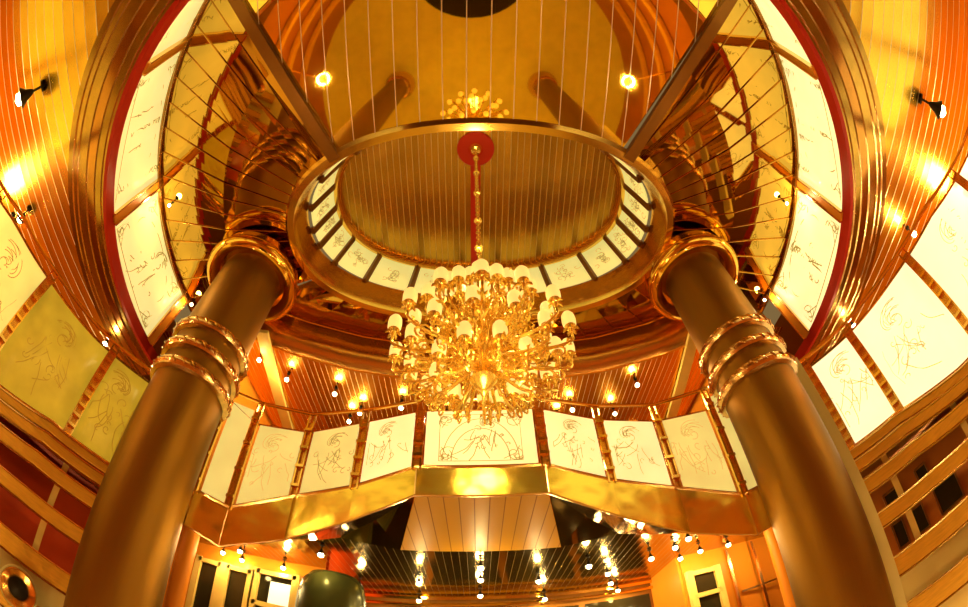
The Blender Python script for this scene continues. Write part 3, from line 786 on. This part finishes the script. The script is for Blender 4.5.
pr = [(.001, 1.49), (.014, 1.50), (.022, 1.52), (.014, 1.54), (.035, 1.56), (.06, 1.58), (.075, 1.61), (.055, 1.64), (.035, 1.68), (.035, 1.75), (.07, 1.80), (.09, 1.86), (.06, 1.93), (.03, 2.0), (.03, 2.12), (.055, 2.18), (.07, 2.25), (.04, 2.33), (.02, 2.4), (.02, 2.6), (.035, 2.68), (.03, 2.75), (.012, 2.8), (.012, 2.88)]
MB().lathe([(r, zc(z)) for r, z in pr], n=24).build('stem', M['gold_arm'], ch, smooth=True)
def arm_proto(Rr, zh, zt):
    """scrolled arm in the XZ plane from the stem at height zh to radius Rr at height zt"""
    mb = MB(); pts = []
    for i in range(15):
        u = i / 14; x = .03 + (Rr - .03) * (1 - (1 - u) ** 1.6)
        z = zh + (zt - .09 - zh) * u - .075 * math.sin(PI * u) + .0
        pts.append(V((x, 0, z)))
    pts.append(V((Rr, 0, zt - .045))); pts.append(V((Rr, 0, zt)))
    mb.tube(pts, [.010] * 13 + [.009] * 4, 6)
    # scrolls riding on the arm
    for (u, sg, rr_) in ((5, 1, .05), (9, -1, .045)):
        c = pts[u] + V((0, 0, sg * rr_))
        sp_ = [c + V((math.cos(a) * rr_ * (1 - j / 15), 0, math.sin(a) * rr_ * (1 - j / 15))) for j, a in enumerate([-sg * PI / 2 + sg * 2 * PI * 1.2 * j / 13 for j in range(14)])]
        mb.tube(sp_, [.007] * 14, 5)
    for u in (3, 7, 11):   # small leaves
        p = pts[u]
        for e in (-1, 1):
            mb.tube([p, p + V((.012, e * .018, .012)), p + V((.03, e * .026, .008))], [.003, .009, .002], 5)
    return mb
def cup_mb():
    mb = MB().lathe([(.004, -.05), (.012, -.035), (.016, -.02), (.010, -.012), (.024, -.004), (.034, .008), (.024, .010), (.012, .012)], n=14)
    for k in range(6):
        a = 2 * PI * k / 6; d = V((math.cos(a), math.sin(a), 0))
        mb.tube([d * .02 + V((0, 0, -.004)), d * .036 + V((0, 0, -.010)), d * .044 + V((0, 0, -.024))], [.008, .009, .003], 5)
    return mb
SH = [(.016, -.004), (.030, .004), (.039, .03), (.041, .065), (.038, .10), (.026, .122), (.001, .128)]
tiers = [(.14, 2.38, 6, 2.20), (.28, 2.20, 9, 2.10), (.41, 1.98, 12, 1.98), (.52, 1.84, 15, 1.86), (.42, 1.75, 12, 1.80), (.27, 1.66, 9, 1.74)]
am = cm = sm_ = None
for ti, (Rr, zt, n, zh) in enumerate(tiers):
    me_a = arm_proto(Rr, zc(zh), zc(zt))
    a0 = None
    for i in range(n):
        ang = 2 * PI * (i + .5 * (ti % 2)) / n + .1 * ti
        if a0 is None: a0 = me_a.build('arm', M['gold_arm'], ch, smooth=True); a = a0
        else: a = a0.copy(); C.objects.link(a); a.parent = ch
        a.rotation_euler = (0, 0, ang)
        if cm is None:
            c_ = cup_mb().build('cup', M['gold_arm'], a, smooth=True); s_ = MB().lathe(SH, n=16).build('candle_shade', M['shade'], ch, smooth=True); cm, sm_ = c_, s_
        else:
            c_ = cm.copy(); C.objects.link(c_); c_.parent = a; s_ = sm_.copy(); C.objects.link(s_); s_.parent = ch
        c_.location = (Rr, 0, zc(zt)); s_.location = (Rr * math.cos(ang), Rr * math.sin(ang), zc(zt))
s_ = sm_.copy(); C.objects.link(s_); s_.parent = ch; s_.location = (.0, 0, zc(2.60)); 
# scrollwork basket filling the heart of the chandelier
rr = random.Random(8); sc_ = None
for k in range(56):
    if sc_ is None:
        mb = MB(); mb.tube([V((math.cos(t) * .055 * (1 - j / 14), 0, math.sin(t) * .055 * (1 - j / 14))) for j, t in enumerate([2.4 * PI * j / 12 for j in range(13)])], .007, 5)
        mb.tube([V((.055, 0, 0)), V((.03, 0, -.06)), V((-.03, 0, -.075)), V((-.07, 0, -.05))], [.007, .007, .006, .003], 5)
        sc_ = mb.build('scroll', M['gold_arm'], ch, smooth=True); q = sc_
    else: q = sc_.copy(); C.objects.link(q); q.parent = ch
    a = rr.uniform(0, 2 * PI); r0 = rr.uniform(.05, .36)
    q.location = (math.cos(a) * r0, math.sin(a) * r0, zc(rr.uniform(1.66, 2.25))); q.rotation_euler = (0, rr.choice((0, PI)), a); q.scale = (rr.uniform(.7, 1.2),) * 3
lamp('chandelier_light', (CHX, CHY, 2.66), 30, (1, .7, .28), .12)
lamp('chandelier_light', (CHX, CHY - .2, 1.38), 8, (1, .7, .28), .12)
# red strip across the upper ceiling
mb = MB(); mb.box((CHX, (CHY + .2 + OC.y + OB) / 2, Z4 - .015), (.13, OC.y + OB - CHY - .25, .02))
tag(mb.build('red_strip', M['red']), 'red strip across the upper ceiling from the chandelier rose', 'ceiling strip', None, 'thing')
